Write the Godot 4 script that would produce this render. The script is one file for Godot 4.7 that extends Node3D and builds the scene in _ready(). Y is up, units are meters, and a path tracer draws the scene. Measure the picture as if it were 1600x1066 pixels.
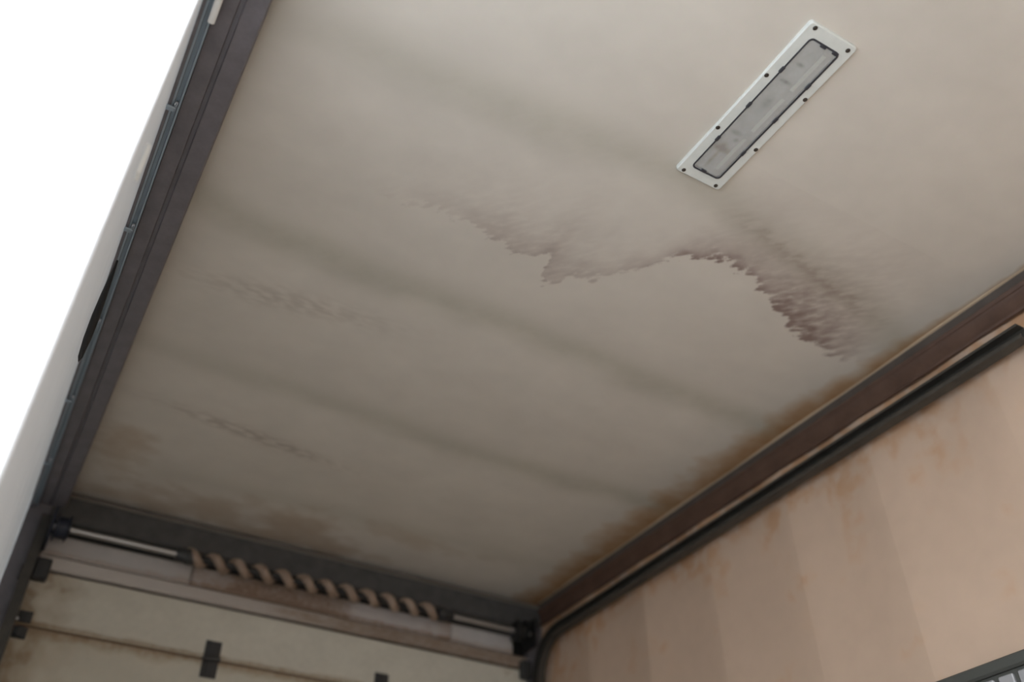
extends Node3D
# Inside of a box body seen from its open side: stained ceiling, roll-up door at the far end.
# Coordinates of the builders below: x to the right, h above the camera, d away from the camera into the body.

const CAM_Y := 1.5
const CEIL := 2.024
const FLOOR_H := -0.38
const WALL_X := 2.47
const FAR := 3.95
const NEAR := -1.5

var M := {}
var used := {}

func P(x: float, h: float, d: float) -> Vector3:
	return Vector3(x, CAM_Y + h, -d)

# ------------------------------------------------------------------ helpers
func mat(rgb: Color, rough := 0.7, metal := 0.0, spec := 0.5) -> StandardMaterial3D:
	var m := StandardMaterial3D.new()
	m.albedo_color = rgb
	m.roughness = rough
	m.metallic = metal
	m.metallic_specular = spec
	return m

func noise_img(w: int, h: int, freq: float, seed_: int, oct := 3, sx := 1.0, sy := 1.0, wrap := false) -> PackedByteArray:
	var n := FastNoiseLite.new()
	n.noise_type = FastNoiseLite.TYPE_SIMPLEX_SMOOTH
	n.seed = seed_
	n.frequency = freq
	n.fractal_octaves = oct
	var im := n.get_seamless_image(w, h, false, false, 0.25, true) if wrap else n.get_image(int(w * sx), int(h * sy), false, false, true)
	if sx != 1.0 or sy != 1.0:
		im.resize(w, h, Image.INTERPOLATE_CUBIC)
	im.convert(Image.FORMAT_L8)
	return im.get_data()

func grain_mat(a: Color, b: Color, rough := 0.7, freq := 0.02, metal := 0.0, scale_ := 1.0, seed_ := 1) -> StandardMaterial3D:
	# mottled colour between a and b, laid on by world position
	var w := 256
	var n1 := noise_img(w, w, freq, seed_, 4, 1.0, 1.0, true)
	var n2 := noise_img(w, w, freq * 7.0, seed_ + 9, 2, 1.0, 1.0, true)
	var by := PackedByteArray()
	by.resize(w * w * 3)
	for i in w * w:
		var t := clampf(n1[i] / 255.0 * 0.75 + n2[i] / 255.0 * 0.25, 0.0, 1.0)
		var c := a.lerp(b, t)
		by[i * 3] = int(c.r * 255.0); by[i * 3 + 1] = int(c.g * 255.0); by[i * 3 + 2] = int(c.b * 255.0)
	var m := mat(Color.WHITE, rough, metal)
	m.albedo_texture = ImageTexture.create_from_image(Image.create_from_data(w, w, false, Image.FORMAT_RGB8, by))
	m.uv1_triplanar = true
	m.uv1_world_triplanar = true
	m.uv1_scale = Vector3.ONE * scale_
	return m

func new_st() -> SurfaceTool:
	var st := SurfaceTool.new()
	st.begin(Mesh.PRIMITIVE_TRIANGLES)
	st.set_smooth_group(-1)
	return st

func tri(st: SurfaceTool, a: Vector3, b: Vector3, c: Vector3, out: Vector3) -> void:
	if (a - c).cross(a - b).dot(out) < 0.0:
		var t := b; b = c; c = t
	st.add_vertex(a); st.add_vertex(b); st.add_vertex(c)

func quad(st: SurfaceTool, a: Vector3, b: Vector3, c: Vector3, d: Vector3, out: Vector3) -> void:
	tri(st, a, b, c, out); tri(st, a, c, d, out)

# a box with chamfered edges; lo and hi are its corners in world space
func box(st: SurfaceTool, lo: Vector3, hi: Vector3, bev := 0.0) -> void:
	var c := (lo + hi) * 0.5
	var s := (hi - lo).abs() * 0.5
	var b: float = min(bev, min(s.x, min(s.y, s.z)) * 0.49)
	if b <= 0.0:
		for ax in 3:
			for sg in [-1.0, 1.0]:
				var u := (ax + 1) % 3
				var v := (ax + 2) % 3
				var q := []
				for k in [[-1, -1], [1, -1], [1, 1], [-1, 1]]:
					var p := Vector3.ZERO
					p[ax] = sg * s[ax]; p[u] = k[0] * s[u]; p[v] = k[1] * s[v]
					q.append(c + p)
				var o := Vector3.ZERO
				o[ax] = sg
				quad(st, q[0], q[1], q[2], q[3], o)
		return
	for ax in 3:
		var u := (ax + 1) % 3
		var v := (ax + 2) % 3
		for sg in [-1.0, 1.0]:
			var q := []
			for k in [[-1, -1], [1, -1], [1, 1], [-1, 1]]:
				var p := Vector3.ZERO
				p[ax] = sg * s[ax]; p[u] = k[0] * (s[u] - b); p[v] = k[1] * (s[v] - b)
				q.append(c + p)
			var o := Vector3.ZERO
			o[ax] = sg
			quad(st, q[0], q[1], q[2], q[3], o)
		for su in [-1.0, 1.0]:
			for sv in [-1.0, 1.0]:
				var q := []
				for k in [[0, -1], [0, 1], [1, 1], [1, -1]]:
					var p := Vector3.ZERO
					p[ax] = k[1] * (s[ax] - b)
					p[u] = su * (s[u] - (b if k[0] == 1 else 0.0))
					p[v] = sv * (s[v] - (b if k[0] == 0 else 0.0))
					q.append(c + p)
				var o := Vector3.ZERO
				o[u] = su; o[v] = sv
				quad(st, q[0], q[1], q[2], q[3], o)
	for sx in [-1.0, 1.0]:
		for sy in [-1.0, 1.0]:
			for sz in [-1.0, 1.0]:
				var o := Vector3(sx, sy, sz)
				tri(st, c + Vector3(sx * s.x, sy * (s.y - b), sz * (s.z - b)), c + Vector3(sx * (s.x - b), sy * s.y, sz * (s.z - b)), c + Vector3(sx * (s.x - b), sy * (s.y - b), sz * s.z), o)

func boxp(x0: float, x1: float, h0: float, h1: float, d0: float, d1: float, bev := 0.0) -> SurfaceTool:
	var st := new_st()
	box(st, P(x0, h0, d0), P(x1, h1, d1), bev)
	return st

# a chamfered slab whose face towards the body carries a picture laid from its left top corner
func uv_slab(x0: float, x1: float, h0: float, h1: float, d0: float, d1: float, bev := 0.004) -> SurfaceTool:
	var st := SurfaceTool.new()
	st.begin(Mesh.PRIMITIVE_TRIANGLES)
	st.set_smooth_group(-1)
	var o := [P(x0, h1, d0 + bev), P(x1, h1, d0 + bev), P(x1, h0, d0 + bev), P(x0, h0, d0 + bev)]
	var f := [P(x0 + bev, h1 - bev, d0), P(x1 - bev, h1 - bev, d0), P(x1 - bev, h0 + bev, d0), P(x0 + bev, h0 + bev, d0)]
	var k := [P(x0, h1, d1), P(x1, h1, d1), P(x1, h0, d1), P(x0, h0, d1)]
	var uv := [Vector2(0, 0), Vector2(1, 0), Vector2(1, 1), Vector2(0, 1)]
	for t in [[0, 1, 2], [0, 2, 3]]:
		for v in t:
			st.set_uv(uv[v]); st.add_vertex(f[v])
	for i in 4:
		var j := (i + 1) % 4
		for q in [[f, o], [o, k]]:
			for w in [[q[0], j, q[0], i, q[1], i], [q[0], j, q[1], i, q[1], j]]:
				for n in 3:
					st.set_uv(uv[w[n * 2 + 1]]); st.add_vertex(w[n * 2][w[n * 2 + 1]])
	return st

# two tones of paint or dirt: share of tone b along x from a table, broken up by noise; rows near the edges take extra dirt
func stained_mat(a: Color, b: Color, table: Array, edge_top: float, edge_bottom: float, seed_: int, rough := 0.55, w := 512, h := 64) -> StandardMaterial3D:
	var n1 := noise_img(w, h, 0.02, seed_, 3)
	var n2 := noise_img(w, h, 0.09, seed_ + 5, 3)
	var by := PackedByteArray()
	by.resize(w * h * 3)
	for j in h:
		var v := (j + 0.5) / h
		for i in w:
			var k := j * w + i
			var u := (i + 0.5) / w
			var p := n1[k] / 255.0
			var q := n2[k] / 255.0
			var s: float = lerp_table(table, u + (p - 0.5) * 0.12) * (0.55 + 0.6 * q + 0.3 * (p - 0.5))
			if edge_top > 0.0: s += clampf(1.0 - v / (edge_top * (0.4 + 1.2 * p)), 0.0, 1.0) * (0.4 + 0.6 * q)
			if edge_bottom > 0.0: s += clampf(1.0 - (1.0 - v) / (edge_bottom * (0.4 + 1.2 * p)), 0.0, 1.0) * (0.4 + 0.6 * q)
			var c := a.lerp(b, clampf(s, 0.0, 1.0))
			var t := 1.0 + 0.05 * (p - 0.5) + 0.04 * (q - 0.5)
			by[k * 3] = int(clampf(c.r * t, 0, 1) * 255.0); by[k * 3 + 1] = int(clampf(c.g * t, 0, 1) * 255.0); by[k * 3 + 2] = int(clampf(c.b * t, 0, 1) * 255.0)
	var m := mat(Color.WHITE, rough)
	m.albedo_texture = ImageTexture.create_from_image(Image.create_from_data(w, h, false, Image.FORMAT_RGB8, by))
	return m

# closed profile swept along a path; side: fixed lateral direction (profile x), profile y is perpendicular to it and to the path
func sweep(st: SurfaceTool, prof: PackedVector2Array, path: PackedVector3Array, side: Vector3, smooth := false) -> void:
	var rings := []
	for i in path.size():
		var t: Vector3
		if i == 0: t = path[1] - path[0]
		elif i == path.size() - 1: t = path[i] - path[i - 1]
		else: t = (path[i] - path[i - 1]).normalized() + (path[i + 1] - path[i]).normalized()
		t = t.normalized()
		var up := side.cross(t).normalized()
		var r := PackedVector3Array()
		for p in prof:
			r.append(path[i] + side * p.x + up * p.y)
		rings.append(r)
	var ccw := 0.0
	var n := prof.size()
	for k in n:
		ccw += prof[k].cross(prof[(k + 1) % n])
	st.set_smooth_group(0 if smooth else -1)
	for i in path.size() - 1:
		for k in n:
			var k2 := (k + 1) % n
			var e := prof[k2] - prof[k]
			var nn := Vector2(e.y, -e.x) * (1.0 if ccw > 0 else -1.0)
			var t2: Vector3 = (path[i + 1] - path[i]).normalized()
			var o := side * nn.x + side.cross(t2).normalized() * nn.y
			quad(st, rings[i][k], rings[i][k2], rings[i + 1][k2], rings[i + 1][k], o)
	st.set_smooth_group(-1)
	var idx := Geometry2D.triangulate_polygon(prof)
	for e in [0, path.size() - 1]:
		var o2: Vector3 = (path[0] - path[1]) if e == 0 else (path[e] - path[e - 1])
		for j in range(0, idx.size(), 3):
			tri(st, rings[e][idx[j]], rings[e][idx[j + 1]], rings[e][idx[j + 2]], o2)

# profile given in the cross-section of the body (x, h), run from depth d0 to d1
func run_profile(pts: Array, d0: float, d1: float, smooth := false) -> SurfaceTool:
	var st := new_st()
	var pr := PackedVector2Array()
	for p in pts:
		pr.append(Vector2(p[0], p[1]))
	# side = +x, path along -z: up = x cross -z = +y
	sweep(st, pr, PackedVector3Array([P(0, 0, d0), P(0, 0, d1)]), Vector3.RIGHT, smooth)
	return st

func circle(r: float, n: int) -> PackedVector2Array:
	var a := PackedVector2Array()
	for i in n:
		a.append(Vector2(cos(TAU * i / n), sin(TAU * i / n)) * r)
	return a

func tube(st: SurfaceTool, pts: PackedVector3Array, r: float, n := 10) -> void:
	# round tube with parallel-transported frames
	var up := Vector3.UP
	var t0 := (pts[1] - pts[0]).normalized()
	if absf(t0.dot(up)) > 0.9: up = Vector3.RIGHT
	var u := t0.cross(up).normalized()
	var rings := []
	for i in pts.size():
		var t: Vector3
		if i == 0: t = t0
		elif i == pts.size() - 1: t = (pts[i] - pts[i - 1]).normalized()
		else: t = (pts[i + 1] - pts[i - 1]).normalized()
		u = (u - t * u.dot(t)).normalized()
		var v := t.cross(u)
		var rg := PackedVector3Array()
		for k in n:
			rg.append(pts[i] + (u * cos(TAU * k / n) + v * sin(TAU * k / n)) * r)
		rings.append(rg)
	st.set_smooth_group(0)
	for i in pts.size() - 1:
		for k in n:
			var k2 := (k + 1) % n
			quad(st, rings[i][k], rings[i][k2], rings[i + 1][k2], rings[i + 1][k], rings[i][k] + rings[i][k2] - pts[i] * 2.0)
	st.set_smooth_group(-1)
	for e in [0, pts.size() - 1]:
		var o: Vector3 = (pts[0] - pts[1]) if e == 0 else (pts[e] - pts[e - 1])
		for k in n:
			tri(st, pts[e], rings[e][k], rings[e][(k + 1) % n], o)

# solid of revolution about a line through c along axis; prof = [[along, radius], ...]
func lathe(st: SurfaceTool, c: Vector3, axis: Vector3, prof: Array, n := 20) -> void:
	var up := Vector3.UP if absf(axis.dot(Vector3.UP)) < 0.9 else Vector3.RIGHT
	var u := axis.cross(up).normalized()
	var v := axis.cross(u)
	for i in prof.size() - 1:
		for k in n:
			var a0 := TAU * k / n
			var a1 := TAU * (k + 1) / n
			var r0 := u * cos(a0) + v * sin(a0)
			var r1 := u * cos(a1) + v * sin(a1)
			var e := Vector2(prof[i + 1][0] - prof[i][0], prof[i + 1][1] - prof[i][1])
			var o := (r0 + r1) * e.x - axis * e.y * 2.0
			var A: Vector3 = c + axis * prof[i][0] + r0 * prof[i][1]
			var B: Vector3 = c + axis * prof[i][0] + r1 * prof[i][1]
			var C: Vector3 = c + axis * prof[i + 1][0] + r1 * prof[i + 1][1]
			var D: Vector3 = c + axis * prof[i + 1][0] + r0 * prof[i + 1][1]
			if prof[i][1] > 0.0: tri(st, A, B, C, o)
			if prof[i + 1][1] > 0.0: tri(st, A, C, D, o)

func build(called: String, st: SurfaceTool, m: Material, parent: Node = self) -> MeshInstance3D:
	st.generate_normals()
	var o := MeshInstance3D.new()
	o.name = called
	o.mesh = st.commit()
	o.material_override = m
	o.cast_shadow = GeometryInstance3D.SHADOW_CASTING_SETTING_ON
	parent.add_child(o, true)
	return o

func group_node(called: String) -> Node3D:
	var n := Node3D.new()
	n.name = called
	add_child(n, true)
	return n

func tag(o: Node, label: String, category: String, group := "") -> void:
	o.set_meta("label", label)
	o.set_meta("category", category)
	if group != "": o.set_meta("group", group)

func struct(o: Node, label: String, category: String) -> void:
	tag(o, label, category)
	o.set_meta("kind", "structure")

func lerp_table(t: Array, x: float) -> float:
	if x <= t[0][0]: return t[0][1]
	for i in t.size() - 1:
		if x <= t[i + 1][0]:
			return lerpf(t[i][1], t[i + 1][1], (x - t[i][0]) / (t[i + 1][0] - t[i][0]))
	return t[t.size() - 1][1]

# ------------------------------------------------------------------ stained surfaces
const TX := 832
const TZ := 1366
const SPAN_X := 2.5
const SPAN_Z := 4.1
const BLOTCHES := [[0.66, 3.82, 0.30, 0.13, 0.42], [1.02, 3.75, 0.34, 0.18, 0.5], [0.98, 3.90, 0.55, 0.08, 0.5], [0.20, 3.52, 0.12, 0.25, 0.42], [0.40, 3.88, 0.3, 0.07, 0.4], [1.62, 3.62, 0.3, 0.09, 0.25]]

func ceiling_texture() -> ImageTexture:
	var n1 := noise_img(TX, TZ, 0.006, 3, 3)
	var n2 := noise_img(TX, TZ, 0.03, 17, 4)
	var n3 := noise_img(640, 1600, 0.10, 29, 3)   # flecks, drawn out aslant
	var n5 := noise_img(TX, TZ, 0.10, 33, 3, 0.35, 1.0)   # flecks drawn out across the body
	var n4 := noise_img(TX, TZ, 0.016, 41, 3, 0.5, 1.0)
	var bows := []
	var bow_shape := [
		[[0.0, 1.35], [0.28, 1.30], [0.84, 1.27], [1.13, 1.235], [1.44, 1.245], [1.97, 1.34], [2.25, 1.40], [2.5, 1.47]],
		[[0.0, 1.97], [0.3, 2.04], [1.06, 2.045], [1.45, 2.045], [1.9, 2.07], [2.5, 2.09]],
		[[0.0, 2.76], [0.9, 2.78], [1.65, 2.82], [2.5, 2.77]],
		[[0.0, 3.6], [0.8, 3.575], [2.5, 3.54]]]
	var bow_amp := [
		[[0.0, 0.25], [0.3, 0.55], [0.8, 0.75], [1.3, 0.8], [2.0, 0.7], [2.5, 0.9]],
		[[0.0, 0.7], [0.4, 1.0], [1.6, 1.0], [2.5, 1.0]],
		[[0.0, 0.35], [0.6, 0.7], [1.6, 1.0], [2.5, 1.1]],
		[[0.0, 0.2], [1.0, 0.45], [2.5, 0.4]]]
	var edge := [[0.5, 1.72], [0.744, 1.70], [0.927, 1.713], [1.037, 1.746], [1.10, 1.70], [1.125, 1.71], [1.145, 1.80], [1.20, 1.81], [1.23, 1.72], [1.30, 1.715], [1.34, 1.67], [1.462, 1.516], [1.579, 1.439], [1.72, 1.451], [1.899, 1.526], [2.048, 1.593], [2.221, 1.62], [2.34, 1.60]]
	var mould := [[0.5, 0.0], [0.64, 0.12], [0.8, 0.2], [0.93, 0.36], [1.05, 0.34], [1.15, 0.5], [1.21, 0.4], [1.25, 0.25], [1.33, 0.38], [1.42, 0.5], [1.48, 1.15], [1.6, 1.3], [1.72, 1.1], [1.84, 0.95], [1.97, 1.3], [2.1, 1.2], [2.22, 0.75], [2.34, 0.15], [2.42, 0.0]]
	var reach := [[0.5, 0.08], [0.95, 0.11], [1.2, 0.12], [1.4, 0.05], [1.58, 0.03], [1.75, 0.045], [1.9, 0.11], [2.1, 0.15], [2.4, 0.10]]
	var lut := []
	for i in TX:
		var x := SPAN_X * (i + 0.5) / TX
		var row := [lerp_table(edge, x), lerp_table(mould, x), lerp_table(reach, x)]
		for b in 4:
			row.append(lerp_table(bow_shape[b], x)); row.append(lerp_table(bow_amp[b], x))
		lut.append(row)
	var by := PackedByteArray()
	by.resize(TX * TZ * 3)
	for j in TZ:
		var z := SPAN_Z * (j + 0.5) / TZ
		for i in TX:
			var k := j * TX + i
			var x := SPAN_X * (i + 0.5) / TX
			var a := n1[k] / 255.0
			var b := n2[k] / 255.0
			var f := n3[int((x + z) * 235.0) * 640 + int((x - z) * 95.0) + 395] / 255.0
			var w := n4[k] / 255.0
			var L: Array = lut[i]
			var t := 1.0 + 0.03 * (a - 0.5) + 0.018 * (b - 0.5) + 0.03 * (w - 0.5)
			var r := 0.805 * t
			var g := 0.775 * t
			var bl := 0.730 * t
			# grey-green film where the roof bows sweat
			for q in 4:
				var dz: float = z - L[3 + q * 2] + (a - 0.5) * 0.03 + (w - 0.5) * 0.03
				if dz > -0.22 and dz < 0.22:
					var s: float = exp(-dz * dz / 0.0045) * L[4 + q * 2] * (0.6 + 0.5 * b + 0.2 * (f - 0.5))
					r -= r * 0.11 * s; g -= g * 0.105 * s; bl -= bl * 0.125 * s
			# mould with a ragged edge
			if z > 1.1 and z < 1.95 and L[1] > 0.0:
				var up: float = L[0] - z + (b - 0.5) * 0.05 + (f - 0.5) * 0.065
				if up > 0.0:
					var sharp: float = clampf(up / 0.016, 0.0, 1.0)
					var s: float = sharp * L[1] * (exp(-up / L[2]) * clampf(0.15 + 1.5 * f - 0.4 * w, 0.0, 1.4) + 0.22 * exp(-up / 0.2) * (0.3 + f))
					s = clampf(s, 0.0, 1.0)
					r = lerpf(r, 0.40, s * 0.72); g = lerpf(g, 0.325, s * 0.74); bl = lerpf(bl, 0.29, s * 0.72)
			# second tide line next to the first bow
			if x > 1.45 and x < 2.35 and z > 1.1 and z < 1.7:
				var dz2: float = z - L[3] - 0.02 + (b - 0.5) * 0.06 + (f - 0.5) * 0.03
				var s2: float = exp(-dz2 * dz2 / 0.0006) * clampf((x - 1.45) / 0.25, 0.0, 1.0) * clampf((2.35 - x) / 0.35, 0.0, 1.0) * (0.1 + f * 0.6)
				r = lerpf(r, 0.48, s2 * 0.55); g = lerpf(g, 0.40, s2 * 0.55); bl = lerpf(bl, 0.35, s2 * 0.55)
			# faint flecks
			if x < 1.3 and z > 2.0 and z < 3.5:
				var c1 := Vector2((x - 0.66) / 0.32, (z - 3.14 - 0.13 * (x - 0.66)) / 0.035)
				var c2 := Vector2((x - 0.5) / 0.3, (z - 2.30 + 0.12 * (x - 0.5)) / 0.05)
				var s3: float = (exp(-c1.length_squared()) * 0.75 + exp(-c2.length_squared()) * 0.35) * clampf(n5[k] / 255.0 * 2.2 - 0.6, 0.0, 1.0)
				r = lerpf(r, 0.42, s3 * 0.6); g = lerpf(g, 0.36, s3 * 0.6); bl = lerpf(bl, 0.31, s3 * 0.6)
			# rust running in from the right-hand trim
			var e := WALL_X - x
			if e < 0.5:
				var wd := (0.04 + 0.17 * clampf((z - 1.2) / 0.9, 0.0, 1.0)) * (0.55 + 0.8 * w + 0.15 * (b - 0.5))
				var s4 := clampf(1.0 - e / wd, 0.0, 1.0) * (0.75 + 0.4 * b)
				s4 = clampf(s4, 0.0, 1.0)
				r = lerpf(r, 0.56, s4 * 0.85); g = lerpf(g, 0.385, s4 * 0.88); bl = lerpf(bl, 0.22, s4 * 0.9)
			# separate brown blotches with ragged outlines at the door end
			if z > 3.3:
				var s5 := 0.0
				for q in BLOTCHES:
					var rr: float = Vector2((x - q[0]) / q[2], (z - q[1]) / q[3]).length() + (w - 0.5) * 1.3 + (b - 0.5) * 0.7
					s5 = maxf(s5, clampf((1.0 - rr) / 0.7, 0.0, 1.0) * q[4])
				s5 *= 0.6 + 0.6 * b
				r = lerpf(r, 0.52, s5 * 0.6); g = lerpf(g, 0.40, s5 * 0.62); bl = lerpf(bl, 0.29, s5 * 0.66)
			by[k * 3] = int(clampf(r, 0.0, 1.0) * 255.0)
			by[k * 3 + 1] = int(clampf(g, 0.0, 1.0) * 255.0)
			by[k * 3 + 2] = int(clampf(bl, 0.0, 1.0) * 255.0)
	return ImageTexture.create_from_image(Image.create_from_data(TX, TZ, false, Image.FORMAT_RGB8, by))

func wall_texture() -> ImageTexture:
	# u: depth 0..4.1, v: 0 top .. 1 at 1.4 m below the ceiling
	var w := 820
	var h := 280
	var n1 := noise_img(w, h, 0.012, 51, 3)
	var n2 := noise_img(w, h, 0.05, 57, 4)
	var n3 := noise_img(w, h, 0.02, 61, 3, 1.0, 0.5)
	var by := PackedByteArray()
	by.resize(w * h * 3)
	for j in h:
		var y := 1.4 * (j + 0.5) / h
		for i in w:
			var k := j * w + i
			var z := 4.1 * (i + 0.5) / w
			var a := n1[k] / 255.0
			var b := n2[k] / 255.0
			var c := n3[k] / 255.0
			var t := 1.0 + 0.04 * (a - 0.5) + 0.03 * (b - 0.5)
			var r := 0.742 * t
			var g := 0.645 * t
			var bl := 0.565 * t
			# ochre rust runs under the track
			var run := (0.10 + 0.55 * maxf(0.0, c * 1.7 - 0.75)) * clampf((z - 1.0) / 0.5, 0.0, 1.0)
			var s := clampf(1.0 - (y - 0.22) / run, 0.0, 1.0) * clampf(b * 2.2 - 0.55, 0.0, 1.0) * 0.8 if run > 0.01 and y > 0.1 else 0.0
			# single ochre blotches further down
			s = maxf(s, clampf((a - 0.66) * 4.0, 0.0, 1.0) * clampf((b - 0.45) * 2.5, 0.0, 1.0) * 0.55)
			s = clampf(s, 0.0, 1.0)
			r = lerpf(r, 0.66, s * 0.7); g = lerpf(g, 0.46, s * 0.7); bl = lerpf(bl, 0.29, s * 0.7)
			by[k * 3] = int(clampf(r, 0.0, 1.0) * 255.0)
			by[k * 3 + 1] = int(clampf(g, 0.0, 1.0) * 255.0)
			by[k * 3 + 2] = int(clampf(bl, 0.0, 1.0) * 255.0)
	return ImageTexture.create_from_image(Image.create_from_data(w, h, false, Image.FORMAT_RGB8, by))

func materials() -> void:
	M.plain_ceiling = grain_mat(Color(0.79, 0.75, 0.695), Color(0.81, 0.775, 0.715), 0.75, 0.02, 0.0, 0.7, 5)
	M.ceiling = mat(Color.WHITE, 0.62)
	M.ceiling.albedo_texture = ceiling_texture()
	M.wall = mat(Color.WHITE, 0.6)
	M.wall.albedo_texture = wall_texture()
	M.plain_wall = grain_mat(Color(0.79, 0.74, 0.68), Color(0.82, 0.77, 0.71), 0.7, 0.02, 0.0, 0.7, 15)
	M.ground = grain_mat(Color(0.69, 0.70, 0.715), Color(0.77, 0.78, 0.795), 0.95, 0.03, 0.0, 0.4, 25)
	M.floor = grain_mat(Color(0.60, 0.575, 0.54), Color(0.70, 0.675, 0.64), 0.7, 0.02, 0.0, 0.8, 35)
	M.brown_trim = grain_mat(Color(0.27, 0.19, 0.15), Color(0.38, 0.285, 0.235), 0.5, 0.02, 0.0, 1.6, 45)
	M.dark_trim = grain_mat(Color(0.28, 0.255, 0.24), Color(0.35, 0.32, 0.30), 0.5, 0.02, 0.0, 1.6, 46)
	M.bead = mat(Color(0.72, 0.64, 0.54), 0.6)
	M.rail = grain_mat(Color(0.38, 0.365, 0.375), Color(0.48, 0.46, 0.475), 0.55, 0.03, 0.0, 1.4, 47)
	M.sky_tinted_alu = mat(Color(0.60, 0.65, 0.69), 0.4, 0.2)  # albedo carries the bluish sky reflection on the track
	M.bright_alu = mat(Color(0.85, 0.86, 0.88), 0.35, 0.6)
	M.light_spot_white = mat(Color(0.96, 0.96, 0.95), 0.35)  # white stands in for a rail glint and for light through the sheet
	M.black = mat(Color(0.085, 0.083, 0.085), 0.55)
	M.navy = mat(Color(0.10, 0.12, 0.18), 0.5)
	M.track = grain_mat(Color(0.21, 0.20, 0.185), Color(0.30, 0.285, 0.26), 0.45, 0.03, 0.2, 2.0, 48)
	M.steel = mat(Color(0.68, 0.67, 0.66), 0.35, 0.8)
	M.beam = grain_mat(Color(0.24, 0.24, 0.235), Color(0.34, 0.335, 0.33), 0.5, 0.03, 0.0, 1.6, 49)
	M.beam_edge = mat(Color(0.45, 0.42, 0.39), 0.5)
	M.spring = grain_mat(Color(0.50, 0.41, 0.35), Color(0.66, 0.59, 0.52), 0.5, 0.03, 0.1, 2.0, 50)
	M.header = stained_mat(Color(0.71, 0.70, 0.695), Color(0.60, 0.54, 0.49), [[0.0, 0.2], [0.5, 0.1], [1.0, 0.3]], 0.0, 0.25, 152, 0.55, 256, 32)
	M.header_brown = stained_mat(Color(0.72, 0.70, 0.69), Color(0.47, 0.38, 0.31), [[0.0, 0.35], [0.08, 0.6], [0.2, 1.0], [0.5, 0.9], [0.62, 0.15], [0.9, 0.1], [1.0, 0.5]], 0.0, 0.2, 153, 0.55, 512, 32)
	M.door = stained_mat(Color(0.755, 0.735, 0.675), Color(0.55, 0.47, 0.37), [[0.0, 0.9], [0.03, 0.5], [0.12, 0.12], [0.5, 0.0], [0.95, 0.0], [1.0, 0.4]], 0.10, 0.07, 154, 0.6, 640, 96)
	M.top_door = stained_mat(Color(0.765, 0.745, 0.69), Color(0.52, 0.44, 0.34), [[0.0, 0.8], [0.02, 0.35], [0.08, 0.03], [0.5, 0.0], [0.97, 0.0], [1.0, 0.4]], 0.0, 0.10, 155, 0.6, 640, 64)
	M.door_seal = mat(Color(0.40, 0.32, 0.24), 0.7)
	M.top_rail = stained_mat(Color(0.74, 0.715, 0.69), Color(0.50, 0.43, 0.37), [[0.0, 0.05], [0.25, 0.15], [0.42, 0.4], [0.55, 0.9], [1.0, 1.0]], 0.0, 0.0, 156, 0.5, 512, 32)
	M.hinge = mat(Color(0.22, 0.22, 0.22), 0.5, 0.3)
	M.flange = grain_mat(Color(0.80, 0.81, 0.785), Color(0.85, 0.855, 0.83), 0.45, 0.03, 0.0, 3.0, 56)
	M.gasket = mat(Color(0.20, 0.20, 0.22), 0.6)
	M.screw = mat(Color(0.24, 0.21, 0.18), 0.5, 0.4)
	M.lens = mat(Color(0.86, 0.87, 0.86, 0.22), 0.12)
	M.lens.transparency = BaseMaterial3D.TRANSPARENCY_ALPHA
	M.led = mat(Color(0.80, 0.80, 0.76), 0.4)
	M.curtain = grain_mat(Color(0.80, 0.80, 0.80), Color(0.84, 0.84, 0.84), 0.6, 0.02, 0.0, 1.0, 58)
	M.curtain.backlight_enabled = true
	M.curtain.backlight = Color(0.37, 0.375, 0.375)
	M.rail_plate = mat(Color(0.66, 0.66, 0.67), 0.4, 0.35)
	M.cargo = mat(Color(0.30, 0.305, 0.29), 0.5, 0.2)

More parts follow.
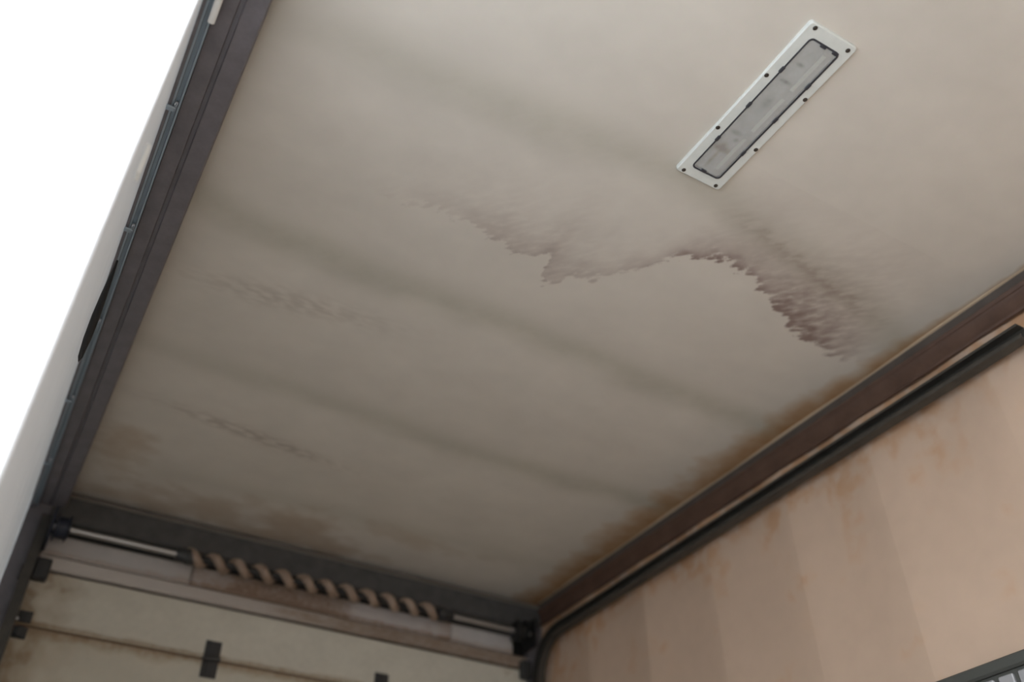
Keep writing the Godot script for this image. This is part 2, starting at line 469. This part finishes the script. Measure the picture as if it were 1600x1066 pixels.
# ------------------------------------------------------------------ setting
func build_setting() -> void:
	# ground outside
	var g := build("ground", boxp(-30, 30, -CAM_Y - 0.1, -CAM_Y, -30, 30), M.ground)
	struct(g, "pale concrete yard outside the open side", "ground")
	# floor of the body
	var f := build("floor", boxp(-0.04, WALL_X + 0.06, FLOOR_H - 0.12, FLOOR_H, NEAR - 0.05, FAR + 0.08), M.floor)
	struct(f, "worn pale plywood floor of the box body", "floor")
	# ceiling: one stained sheet under the roof
	var c := group_node("ceiling")
	struct(c, "cream ceiling sheet with dirty bow lines and a brown mould stain", "ceiling")
	build("roof_shell", boxp(0.0, WALL_X + 0.06, CEIL + 0.006, CEIL + 0.06, NEAR - 0.05, FAR + 0.08), M.plain_ceiling, c)
	var st := SurfaceTool.new()
	st.begin(Mesh.PRIMITIVE_TRIANGLES)
	st.set_smooth_group(0)
	var nd := 110
	var nx := 12
	for i in nd:
		for j in nx:
			var q := []
			for k in [[0, 0], [1, 0], [1, 1], [0, 1]]:
				var d: float = lerpf(NEAR, FAR + 0.05, float(i + k[0]) / nd)
				var x: float = lerpf(0.04, WALL_X + 0.02, float(j + k[1]) / nx)
				var sag := 0.0025 * cos((d - 1.29) * TAU / 0.745)   # the sheet dips a little between the bows
				q.append([P(x, CEIL - 0.0025 + sag, d), Vector2(x / SPAN_X, absf(d) / SPAN_Z)])
			for t in [[0, 1, 2], [0, 2, 3]]:
				# clockwise seen from below
				for v in t:
					st.set_uv(q[v][1])
					st.add_vertex(q[v][0])
	build("ceiling_sheet", st, M.ceiling, c)

	# right wall: sheets hung between posts, each bellied outward a little
	var w := group_node("wall_right")
	struct(w, "pinkish cream side wall of upright sheets with ochre rust runs", "wall")
	build("wall_shell", boxp(WALL_X + 0.03, WALL_X + 0.06, FLOOR_H, CEIL + 0.006, NEAR - 0.05, FAR + 0.08), M.plain_wall, w)
	var cuts := [NEAR, -1.0, -0.55, -0.1, 0.34, 0.78, 1.235, 1.74, 2.155, 2.62, 3.08, 3.53, FAR + 0.05]
	for i in cuts.size() - 1:
		var a: float = cuts[i]
		var b: float = cuts[i + 1]
		var s2 := SurfaceTool.new()
		s2.begin(Mesh.PRIMITIVE_TRIANGLES)
		s2.set_smooth_group(0)
		var n := 14
		for k in n:
			for v in 4:
				var q := []
				for o in [[0, 0], [1, 0], [1, 1], [0, 1]]:
					var t: float = float(k + o[0]) / n
					var d: float = lerpf(a, b, t)
					var u := 2.0 * t - 1.0
					# belly of the sheet, deeper towards its near post
					var x: float = WALL_X + 0.0145 * (1.0 - (4.0 * u * u - pow(u, 8.0)) / 3.0)
					var h: float = lerpf(CEIL - 0.005, FLOOR_H, float(v + o[1]) / 4.0)
					q.append([P(x, h, d), Vector2(absf(d) / 4.1, (CEIL - h) / 1.4)])
				for t in [[0, 2, 1], [0, 3, 2]]:
					for vv in t:
						s2.set_uv(q[vv][1])
						s2.add_vertex(q[vv][0])
		build("wall_panel", s2, M.wall, w)

	# bulkhead behind the camera and the post that closes the opening
	var bw := build("wall_back", boxp(-0.05, WALL_X + 0.03, FLOOR_H, CEIL, NEAR - 0.05, NEAR), M.plain_wall)
	struct(bw, "cream bulkhead closing the near end of the body", "wall")

	# far end: beam, blackened plate for the shadow gap and header sheet above the door
	var fw := group_node("wall_far")
	struct(fw, "dark header beam and grey header sheet above the roll-up door", "wall")
	build("back_plate", boxp(-0.03, WALL_X + 0.03, 1.55, CEIL, FAR + 0.05, FAR + 0.08), M.black, fw)  # black colour stands in for the shadow between shaft and header
	build("header_beam", boxp(0.03, WALL_X, 1.872, CEIL - 0.012, FAR, FAR + 0.045, 0.008), M.beam, fw)
	build("beam_edge", boxp(0.03, WALL_X, 1.985, 1.999, FAR - 0.012, FAR + 0.001, 0.004), M.beam_edge, fw)
	# header sheet in three lengths, the middle one stained brown
	build("header_sheet", uv_slab(0.05, 0.66, 1.722, 1.812, FAR + 0.005, FAR + 0.03, 0.006), M.header, fw)
	build("header_sheet", uv_slab(0.664, 1.945, 1.722, 1.812, FAR + 0.005, FAR + 0.03, 0.006), M.header_brown, fw)
	build("header_sheet", uv_slab(1.949, 2.30, 1.722, 1.812, FAR + 0.005, FAR + 0.03, 0.006), M.header, fw)

	# corner posts at the door end
	var p1 := build("trim_1", run_profile([[-0.0535, FLOOR_H], [-0.0535, 1.93], [0.035, 1.93], [0.035, FLOOR_H]], FAR + 0.0, FAR + 0.05), M.rail)
	struct(p1, "dark corner post beside the roll-up door on the curtain side", "post")
	var p2 := build("trim_2", run_profile([[2.39, FLOOR_H], [2.39, 1.90], [WALL_X, 1.90], [WALL_X, FLOOR_H]], FAR + 0.0, FAR + 0.05), M.rail)
	struct(p2, "dark corner post between the roll-up door and the pink wall", "post")
	var p3 := build("trim_3", boxp(-0.05, 0.03, FLOOR_H, 1.93, NEAR - 0.02, NEAR + 0.06, 0.008), M.rail)
	struct(p3, "dark corner post at the near end of the opening", "post")

	# moulding in the angle of ceiling and right wall
	var t4 := group_node("trim_4")
	struct(t4, "dark brown moulding between the ceiling and the pink wall", "moulding")
	build("sealant_bead", run_profile([[2.449, CEIL], [2.449, CEIL - 0.006], [2.462, CEIL - 0.008], [2.462, CEIL]], NEAR, FAR), M.bead, t4)
	build("upper_strip", run_profile([[2.458, CEIL - 0.001], [2.455, CEIL - 0.012], [2.454, 1.984], [2.458, 1.978], [2.472, 1.978], [2.472, CEIL - 0.001]], NEAR, FAR), M.dark_trim, t4)
	var cove := [[2.472, 1.982], [2.449, 1.982], [2.446, 1.977], [2.449, 1.972]]
	for k in 7:
		var a := PI * 0.5 * k / 6.0
		cove.append([2.452 + 0.014 * sin(a), 1.968 - 0.060 * (1.0 - cos(a)) ])
	cove.append([2.456, 1.903]); cove.append([2.459, 1.897]); cove.append([2.472, 1.897])
	build("cove", run_profile(cove, NEAR, FAR), M.brown_trim, t4)

	# roof rail over the open side
	var t5 := group_node("trim_5")
	struct(t5, "dark roof rail with a metal track tinted blue for sky reflection over the open side", "rail")
	build("rail_body", run_profile([[-0.046, CEIL + 0.05], [0.085, CEIL + 0.05], [0.085, 1.945], [0.080, 1.932], [0.034, 1.930], [0.031, 1.938], [0.022, 1.938], [0.019, 1.930], [-0.022, 1.930], [-0.023, 1.945], [-0.046, 1.945]], NEAR - 0.05, FAR + 0.05), M.rail, t5)
	build("curtain_track", run_profile([[-0.045, 1.944], [-0.045, 1.908], [-0.040, 1.908], [-0.038, 1.925], [-0.030, 1.925], [-0.028, 1.914], [-0.0235, 1.914], [-0.0235, 1.944]], NEAR - 0.05, FAR + 0.05), M.sky_tinted_alu, t5)
	build("outer_lip", run_profile([[-0.053, 1.944], [-0.053, 1.905], [-0.0455, 1.905], [-0.0455, 1.944]], NEAR - 0.05, FAR + 0.05), M.rail, t5)

func build_light() -> void:
	var t := Node3D.new()
	t.name = "ceiling_light"
	t.position = P(1.319, CEIL, 0.949)
	add_child(t)
	tag(t, "recessed ceiling lamp, long off-white frame with clear lens, switched off", "lamp")
	var c: Vector3 = t.position
	# local builders: x across, d along
	var outer := [-0.0785, 0.0785, -0.268, 0.268]
	var inner := [-0.0475, 0.0475, -0.233, 0.233]
	var y1 := -0.013
	var rc := func(b: Array, r: float) -> PackedVector2Array:
		var a := PackedVector2Array()
		for q in [[1, 1, 0.0], [0, 1, 0.5], [0, 0, 1.0], [1, 0, 1.5]]:
			var cx: float = (b[1] - r) if q[0] == 1 else (b[0] + r)
			var cz: float = (b[3] - r) if q[1] == 1 else (b[2] + r)
			for k in 6:
				var an: float = PI * (q[2] + 0.5 * k / 5.0)
				a.append(Vector2(cx + r * cos(an), cz + r * sin(an)))
		return a
	var ring := func(st: SurfaceTool, o1: PackedVector2Array, h1: float, o2: PackedVector2Array, h2: float, out: Vector3) -> void:
		for k in o1.size():
			var k2 := (k + 1) % o1.size()
			quad(st, Vector3(o1[k].x, h1, -o1[k].y), Vector3(o1[k2].x, h1, -o1[k2].y), Vector3(o2[k2].x, h2, -o2[k2].y), Vector3(o2[k].x, h2, -o2[k].y), out)
	var st := new_st()
	var O: PackedVector2Array = rc.call(outer, 0.010)
	var O2: PackedVector2Array = rc.call([outer[0] + 0.003, outer[1] - 0.003, outer[2] + 0.003, outer[3] - 0.003], 0.008)
	var I: PackedVector2Array = rc.call(inner, 0.012)
	ring.call(st, O, 0.0, O, y1 + 0.003, Vector3.DOWN)
	ring.call(st, O, y1 + 0.003, O2, y1, Vector3.DOWN)
	ring.call(st, O2, y1, I, y1, Vector3.DOWN)
	ring.call(st, I, y1, I, -0.001, Vector3.DOWN)
	build("frame", st, M.flange, t)
	# rubber gasket round the lens
	st = new_st()
	var G1: PackedVector2Array = rc.call([inner[0] - 0.0012, inner[1] + 0.0028, inner[2] - 0.0022, inner[3] + 0.0022], 0.013)
	var G2: PackedVector2Array = rc.call([inner[0] + 0.0024, inner[1] - 0.0024, inner[2] + 0.0024, inner[3] - 0.0024], 0.010)
	ring.call(st, G1, y1 + 0.001, G1, y1 - 0.002, Vector3.DOWN)
	ring.call(st, G1, y1 - 0.002, G2, y1 - 0.002, Vector3.DOWN)
	ring.call(st, G2, y1 - 0.002, G2, -0.001, Vector3.DOWN)
	build("gasket", st, M.gasket, t)
	# reflector tray behind the lens, with its dirt
	var w := 96
	var h := 384
	var n1 := noise_img(w, h, 0.02, 71, 3)
	var n2 := noise_img(w, h, 0.08, 77, 3)
	var by := PackedByteArray()
	by.resize(w * h * 3)
	for j in h:
		for i in w:
			var k := j * w + i
			var x := -0.0475 + 0.095 * (i + 0.5) / w
			var d := -0.233 + 0.466 * (j + 0.5) / h
			var t1 := 1.0 + 0.10 * (n1[k] / 255.0 - 0.5) + 0.08 * (n2[k] / 255.0 - 0.5)
			var r := 0.70 * t1
			var g := 0.70 * t1
			var b := 0.685 * t1
			var s := 0.0
			for q in [[-0.010, 0.147, 0.026, 0.008, 1.2], [-0.014, 0.140, 0.010, 0.012, 0.9], [-0.012, 0.185, 0.005, 0.028, 0.7]]:
				s += exp(-pow((x - q[0]) / q[2], 2.0) - pow((d - q[1]) / q[3], 2.0)) * q[4] * (0.4 + n2[k] / 255.0)
			s = clampf(s, 0.0, 1.0)
			r = lerpf(r, 0.42, s); g = lerpf(g, 0.30, s); b = lerpf(b, 0.20, s)
			var s2 := 0.0
			for q in [[-0.012, -0.159, 0.010, 0.005, 0.8], [-0.010, -0.103, 0.016, 0.005, 0.9], [-0.006, -0.03, 0.014, 0.018, 0.6], [-0.012, 0.085, 0.016, 0.007, 0.8], [0.004, 0.106, 0.006, 0.006, 0.9]]:
				s2 += exp(-pow((x - q[0]) / q[2], 2.0) - pow((d - q[1]) / q[3], 2.0)) * q[4] * (0.5 + n2[k] / 255.0)
			s2 = clampf(s2, 0.0, 1.0)
			r = lerpf(r, 0.36, s2); g = lerpf(g, 0.35, s2); b = lerpf(b, 0.35, s2)
			by[k * 3] = int(clampf(r, 0, 1) * 255.0); by[k * 3 + 1] = int(clampf(g, 0, 1) * 255.0); by[k * 3 + 2] = int(clampf(b, 0, 1) * 255.0)
	var tm := mat(Color(0.97, 0.97, 0.97), 0.5)
	tm.albedo_texture = ImageTexture.create_from_image(Image.create_from_data(w, h, false, Image.FORMAT_RGB8, by))
	st = new_st()
	for v in [[0, 0], [1, 0], [1, 1], [0, 0], [1, 1], [0, 1]]:
		st.set_uv(Vector2(v[0], v[1]))
		st.add_vertex(Vector3(-0.0475 + 0.095 * v[0], -0.0075, -(-0.233 + 0.466 * v[1])))
	build("reflector", st, tm, t)
	# three light strips inside
	for k in 3:
		st = new_st()
		var zc: float = -0.15 + 0.15 * k
		box(st, Vector3(-0.006 + 0.022, -0.0098, -zc - 0.06), Vector3(0.006 + 0.022, -0.0076, -zc + 0.06), 0.001)
		build("light_strip", st, M.led, t)
	# clear lens
	st = new_st()
	box(st, Vector3(-0.0448, -0.0145, -0.2305), Vector3(0.0448, -0.0125, 0.2305), 0.0008)
	build("lens", st, M.lens, t)
	# clips that hold the lens
	for q in [[-0.004, -0.230, 1], [0.036, -0.230, 1], [-0.048, -0.129, 0], [0.0465, -0.124, 0], [-0.048, -0.005, 0], [0.0465, -0.002, 0], [-0.048, 0.121, 0], [0.0465, 0.126, 0], [-0.009, 0.229, 1]]:
		st = new_st()
		var hx: float = 0.009 if q[2] == 1 else 0.0045
		var hz: float = 0.0045 if q[2] == 1 else 0.009
		box(st, Vector3(q[0] - hx, -0.0180, -q[1] - hz), Vector3(q[0] + hx, -0.0130, -q[1] + hz), 0.002)
		build("clip", st, M.gasket, t)
	for q in [[-0.058, -0.257], [0.058, -0.252], [-0.069, -0.096], [0.070, -0.090], [-0.070, 0.094], [0.070, 0.100], [-0.058, 0.256], [0.058, 0.256]]:
		st = new_st()
		lathe(st, Vector3(q[0], y1, -q[1]), Vector3.DOWN, [[-0.001, 0.0062], [0.001, 0.0062], [0.0026, 0.0036], [0.0028, 0.0]], 10)
		build("screw", st, M.screw, t)

func build_door() -> void:
	var door := group_node("door_1")
	struct(door, "closed cream roll-up door with black hinges at the far end", "door")
	var x0 := 0.045
	var x1 := 2.385
	var hs := [1.655, 1.421, 0.975, 0.525, 0.075, FLOOR_H]
	for i in hs.size() - 1:
		build("door_panel", uv_slab(x0, x1, hs[i + 1] + 0.005, hs[i] - 0.005, FAR + 0.012, FAR + 0.04, 0.004), M.top_door if i == 0 else M.door, door)
		if i > 0:
			build("joint_seal", boxp(x0, x1, hs[i] - 0.0055, hs[i] + 0.0055, FAR + 0.016, FAR + 0.036), M.door_seal, door)
	build("top_rail", uv_slab(x0, x1, 1.660, 1.718, FAR + 0.004, FAR + 0.036, 0.006), M.top_rail, door)
	# butt hinges over the joints, and the roller hinges at both ends
	for i in range(1, hs.size() - 1):
		for x in [0.82, 1.60]:
			var hg := build("hinge", hinge(x, hs[i], 0.034, 0.078), M.hinge, door)
			var kn := new_st()
			lathe(kn, P(x - 0.036, hs[i], FAR - 0.002), Vector3.RIGHT, [[0, 0], [0, 0.011], [0.072, 0.011], [0.072, 0]], 12)
			build("knuckle", kn, M.hinge, hg)
		for s in [0, 1]:
			var xe: float = 0.075 if s == 0 else 2.365
			var hg2 := build("roller_hinge", hinge(xe, hs[i], 0.026, 0.055), M.hinge, door)
			var rl := new_st()
			lathe(rl, P(xe - 0.05 if s == 0 else xe + 0.02, hs[i] + 0.01, FAR - 0.02), Vector3.RIGHT, [[0, 0], [0, 0.019], [0.02, 0.019], [0.02, 0.006], [0.03, 0.006], [0.03, 0]], 14)
			build("roller", rl, M.steel, hg2)
	# top roller carriers
	for s in [0, 1]:
		var xe: float = 0.075 if s == 0 else 2.365
		build("roller_carrier", boxp(xe - 0.03, xe + 0.03, 1.60, 1.69, FAR - 0.03, FAR + 0.012, 0.006), M.hinge, door)

func hinge(x: float, h: float, hw: float, hh: float) -> SurfaceTool:
	var st := new_st()
	box(st, P(x - hw, h + 0.009, FAR + 0.012), P(x + hw, h + hh, FAR + 0.006), 0.002)
	box(st, P(x - hw, h - hh, FAR + 0.012), P(x + hw, h - 0.009, FAR + 0.006), 0.002)
	# raised spines of the two leaves
	box(st, P(x - hw * 0.5, h + 0.009, FAR + 0.008), P(x + hw * 0.5, h + hh * 0.93, FAR - 0.001), 0.003)
	box(st, P(x - hw * 0.5, h - hh * 0.93, FAR + 0.008), P(x + hw * 0.5, h - 0.009, FAR - 0.001), 0.003)
	for sx in [-0.72, 0.72]:
		for sy in [-0.7, 0.7]:
			lathe(st, P(x + hw * sx, h + hh * sy, FAR + 0.006), Vector3.BACK, [[0, 0.005], [0.003, 0.005], [0.004, 0]], 8)
	return st

func build_tracks() -> void:
	# C-shaped tracks: along the ceiling and bent down beside the door
	for s in [0, 1]:
		var t := group_node("door_track")
		var inx: float = 1.0 if s == 0 else -1.0     # the open side of the C faces into the body
		var xb := 0.005 if s == 0 else 2.442          # back of the C
		var hc := 1.795 if s == 1 else 1.80
		var start := 1.06 if s == 1 else 1.3
		var pr := PackedVector2Array()
		for p in [[0.0, -0.027], [0.0, 0.027], [0.040, 0.027], [0.040, 0.018], [0.037, 0.018], [0.037, 0.0235], [0.0035, 0.0235], [0.0035, -0.0235], [0.036, -0.0235], [0.036, -0.013], [0.040, -0.013], [0.040, -0.027]]:
			pr.append(Vector2(p[0] * inx, p[1]))
		var path := PackedVector3Array()
		path.append(P(xb, hc, start))
		path.append(P(xb, hc, 2.4))
		var R := 0.21
		for k in 9:
			var a := PI * 0.5 * k / 8.0
			path.append(P(xb, hc - R * (1.0 - cos(a)), FAR - 0.035 - R + R * sin(a)))
		path.append(P(xb, FLOOR_H + 0.02, FAR - 0.035))
		if s == 1:
			var st := new_st()
			sweep(st, pr, path, Vector3.RIGHT)
			build("channel", st, M.track, t)
			# feet that hold the track off the wall
			for d in [1.5, 2.4, 3.3]:
				build("bracket", boxp(2.440, WALL_X + 0.004, hc + 0.004, hc + 0.024, d - 0.02, d + 0.02, 0.002), M.track, t)
			tag(t, "dark metal roller track on the pink wall, bent down beside the door", "track")
		else:
			var st := new_st()
			# on the curtain side only the upright length by the door shows
			var p2 := PackedVector3Array([P(xb, 1.86, FAR - 0.035), P(xb, FLOOR_H + 0.02, FAR - 0.035)])
			sweep(st, pr, p2, Vector3.RIGHT)
			build("channel", st, M.track, t)
			for h in [1.62, 1.1, 0.5, -0.1]:
				build("bracket", boxp(0.0, 0.02, h - 0.03, h + 0.03, FAR - 0.02, FAR + 0.004, 0.002), M.track, t)
			tag(t, "dark upright roller track beside the door on the curtain side", "track")

func build_spring() -> void:
	var t := group_node("torsion_spring_shaft")
	tag(t, "silver shaft with a rust-brown coiled spring above the roll-up door", "spring")
	var d := FAR - 0.09
	var h := 1.800
	var k := d / FAR
	var st := new_st()
	tube(st, PackedVector3Array([P(0.048, h, d), P(1.2, h, d), P(2.38, h, d)]), 0.0125, 12)
	build("shaft", st, M.steel, t)
	# spring: a fat open coil
	st = new_st()
	var pts := PackedVector3Array()
	var xa := 0.625 * k
	var xb := 1.895 * k
	var turns := 12.0
	for i in int(turns * 20) + 1:
		var u := float(i) / (turns * 20)
		var an := TAU * u * turns
		pts.append(P(lerpf(xa, xb, u), h + 0.019 * cos(an), d - 0.019 * sin(an)))
	tube(st, pts, 0.0205, 12)
	build("spring", st, M.spring, t)
	st = new_st()
	tube(st, PackedVector3Array([P(xa, h, d), P(xb, h, d)]), 0.0175, 12)
	build("liner", st, M.black, t)
	for s in [0, 1]:
		var xe: float = xa if s == 0 else xb
		st = new_st()
		lathe(st, P(xe, h, d), Vector3.LEFT if s == 0 else Vector3.RIGHT, [[-0.03, 0.0], [-0.03, 0.034], [0.0, 0.036], [0.012, 0.030], [0.05, 0.022], [0.05, 0.0]], 18)
		build("winding_cone", st, M.hinge, t)
		# cable drum and bearing plate
		var xd: float = 0.125 if s == 0 else 2.25
		st = new_st()
		var dir := Vector3.LEFT if s == 0 else Vector3.RIGHT
		lathe(st, P(xd, h, d), dir, [[0, 0.0], [0, 0.034], [0.008, 0.056], [0.012, 0.056], [0.014, 0.046], [0.05, 0.044], [0.052, 0.058], [0.058, 0.058], [0.058, 0.0]], 24)
		build("cable_drum", st, M.navy if s == 0 else M.black, t)
		var bx: float = 0.048 if s == 0 else 2.345
		build("bearing_plate", boxp(bx, bx + 0.012, h - 0.075, h + 0.068, d - 0.05, FAR - 0.002, 0.002), M.navy if s == 0 else M.black, t)

func build_curtain() -> void:
	var t := group_node("side_curtain")
	tag(t, "pale grey tarpaulin curtain drawn across the far part of the open side", "curtain")
	var x0 := -0.0545
	var d0 := 1.11
	var d1 := FAR + 0.10
	var top := 2.03
	var bot := FLOOR_H - 0.1
	var st := SurfaceTool.new()
	st.begin(Mesh.PRIMITIVE_TRIANGLES)
	st.set_smooth_group(0)
	var nd := 90
	var nh := 24
	var at := func(i: int, j: int, off: float) -> Vector3:
		var d := lerpf(d0, d1, float(i) / nd)
		var v := float(j) / nh
		var amp := 0.004 * smoothstep(0.06, 0.4, v) * (1.0 - smoothstep(3.2, 3.8, d))
		return P(x0 + off - amp * (1.0 + sin(d * 9.0 + 0.6 * sin(d * 3.1 + v * 2.0))), lerpf(top, bot, v), d)
	for side in [0.0]:
		var o := Vector3.RIGHT if side == 0.0 else Vector3.LEFT
		for i in nd:
			for j in nh:
				quad(st, at.call(i, j, side), at.call(i + 1, j, side), at.call(i + 1, j + 1, side), at.call(i, j + 1, side), o)
	build("sheet", st, M.curtain, t)
	# hem along the leading edge
	st = new_st()
	var hem := PackedVector3Array()
	for j in nh + 1:
		hem.append(at.call(0, j, -0.001))
	tube(st, hem, 0.004, 8)
	build("hem", st, M.curtain, t)
	# rollers in the track
	for d in [1.15, 1.62, 2.1, 2.58, 3.06, 3.54]:
		st = new_st()
		box(st, P(-0.036, 1.892, d - 0.008), P(-0.031, 1.922, d + 0.008), 0.002)
		box(st, P(-0.0535, 1.892, d - 0.008), P(-0.031, 1.898, d + 0.008), 0.002)
		var ro := build("roller_hanger", st, M.sky_tinted_alu, t)
		var wl := new_st()
		lathe(wl, P(-0.0375, 1.914, d), Vector3.RIGHT, [[0, 0], [0, 0.009], [0.007, 0.009], [0.007, 0]], 12)
		build("wheel", wl, M.bright_alu, ro)
	# white strip on the rail, painted bright as a glint of sky
	build("sky_glint", boxp(-0.030, -0.014, 1.898, 1.924, 1.10, 1.345, 0.004), M.light_spot_white, t)
	# white block painted as sky light through a slit by the leading edge
	build("light_spot", boxp(-0.0540, -0.045, 1.43, 1.52, 1.41, 1.44, 0.003), M.light_spot_white, t)
	# black tightening strap, rolled up and tied inside the sheet
	st = new_st()
	lathe(st, P(-0.0425, 1.87, 2.21), Vector3.DOWN, [[0, 0], [0.004, 0.003], [0.06, 0.0055], [0.14, 0.009], [0.22, 0.011], [0.30, 0.010], [0.36, 0.006], [0.38, 0]], 14)
	build("rolled_strap", st, M.black, t)

func build_cargo_rail() -> void:
	var t := group_node("cargo_rail")
	tag(t, "dark slotted load rail with grey plates running along the pink wall", "load rail")
	build("rail_back", boxp(2.452, WALL_X + 0.004, 0.78, 0.938, NEAR + 0.02, FAR - 0.13, 0.004), M.cargo, t)
	build("upper_lip", run_profile([[2.442, 0.936], [2.437, 0.931], [2.437, 0.906], [2.444, 0.900], [2.454, 0.900], [2.454, 0.936]], NEAR + 0.02, FAR - 0.13), M.cargo, t)
	build("lower_lip", run_profile([[2.442, 0.815], [2.437, 0.810], [2.437, 0.786], [2.444, 0.780], [2.454, 0.780], [2.454, 0.815]], NEAR + 0.02, FAR - 0.13), M.cargo, t)
	var st := new_st()
	box(st, Vector3(-0.006, -0.032, -0.023), Vector3(0.006, 0.032, 0.023), 0.003)
	st.generate_normals()
	var mesh := st.commit()
	var d := NEAR + 0.09
	while d < FAR - 0.16:
		var o := MeshInstance3D.new()
		o.name = "rail_plate"
		o.mesh = mesh
		o.material_override = M.rail_plate
		o.position = P(2.449, 0.858, d)
		t.add_child(o, true)
		d += 0.062

# ------------------------------------------------------------------ main
func _ready() -> void:
	# camera
	var cam := Camera3D.new()
	cam.name = "Camera"
	var right := Vector3(0.86525904, -0.00094754, 0.50132415)
	var up := Vector3(-0.31875486, 0.77079227, 0.55161093)
	var back := Vector3(-0.38693945, -0.63708585, 0.66663294)
	cam.transform = Transform3D(Basis(right, up, back), Vector3(0, CAM_Y, 0))
	cam.keep_aspect = Camera3D.KEEP_HEIGHT
	var lens := CameraAttributesPhysical.new()
	lens.frustum_focal_length = 32.05
	lens.frustum_focus_distance = 2.45
	lens.frustum_near = 0.05
	lens.frustum_far = 200.0
	lens.exposure_aperture = 1.1
	cam.attributes = lens
	add_child(cam)
	cam.current = true

	# overcast sky: the only source of light
	var env := Environment.new()
	env.background_mode = Environment.BG_SKY
	var sky := Sky.new()
	var sm := ProceduralSkyMaterial.new()
	sm.sky_top_color = Color(0.945, 0.972, 1.0)
	sm.sky_horizon_color = Color(0.985, 0.995, 1.0)
	sm.ground_horizon_color = Color(0.55, 0.53, 0.5)
	sm.ground_bottom_color = Color(0.5, 0.48, 0.45)
	sm.sky_energy_multiplier = 1.0
	sm.energy_multiplier = 1.0
	sky.sky_material = sm
	env.sky = sky
	env.background_energy_multiplier = 1.0
	env.tonemap_mode = Environment.TONE_MAPPER_LINEAR
	env.tonemap_exposure = 6.75
	env.sdfgi_enabled = true
	env.ssao_enabled = true
	env.ssil_enabled = true
	var we := WorldEnvironment.new()
	we.name = "Sky"
	we.environment = env
	add_child(we)

	materials()
	build_setting()
	build_door()
	build_tracks()
	build_spring()
	build_curtain()
	build_light()
	build_cargo_rail()
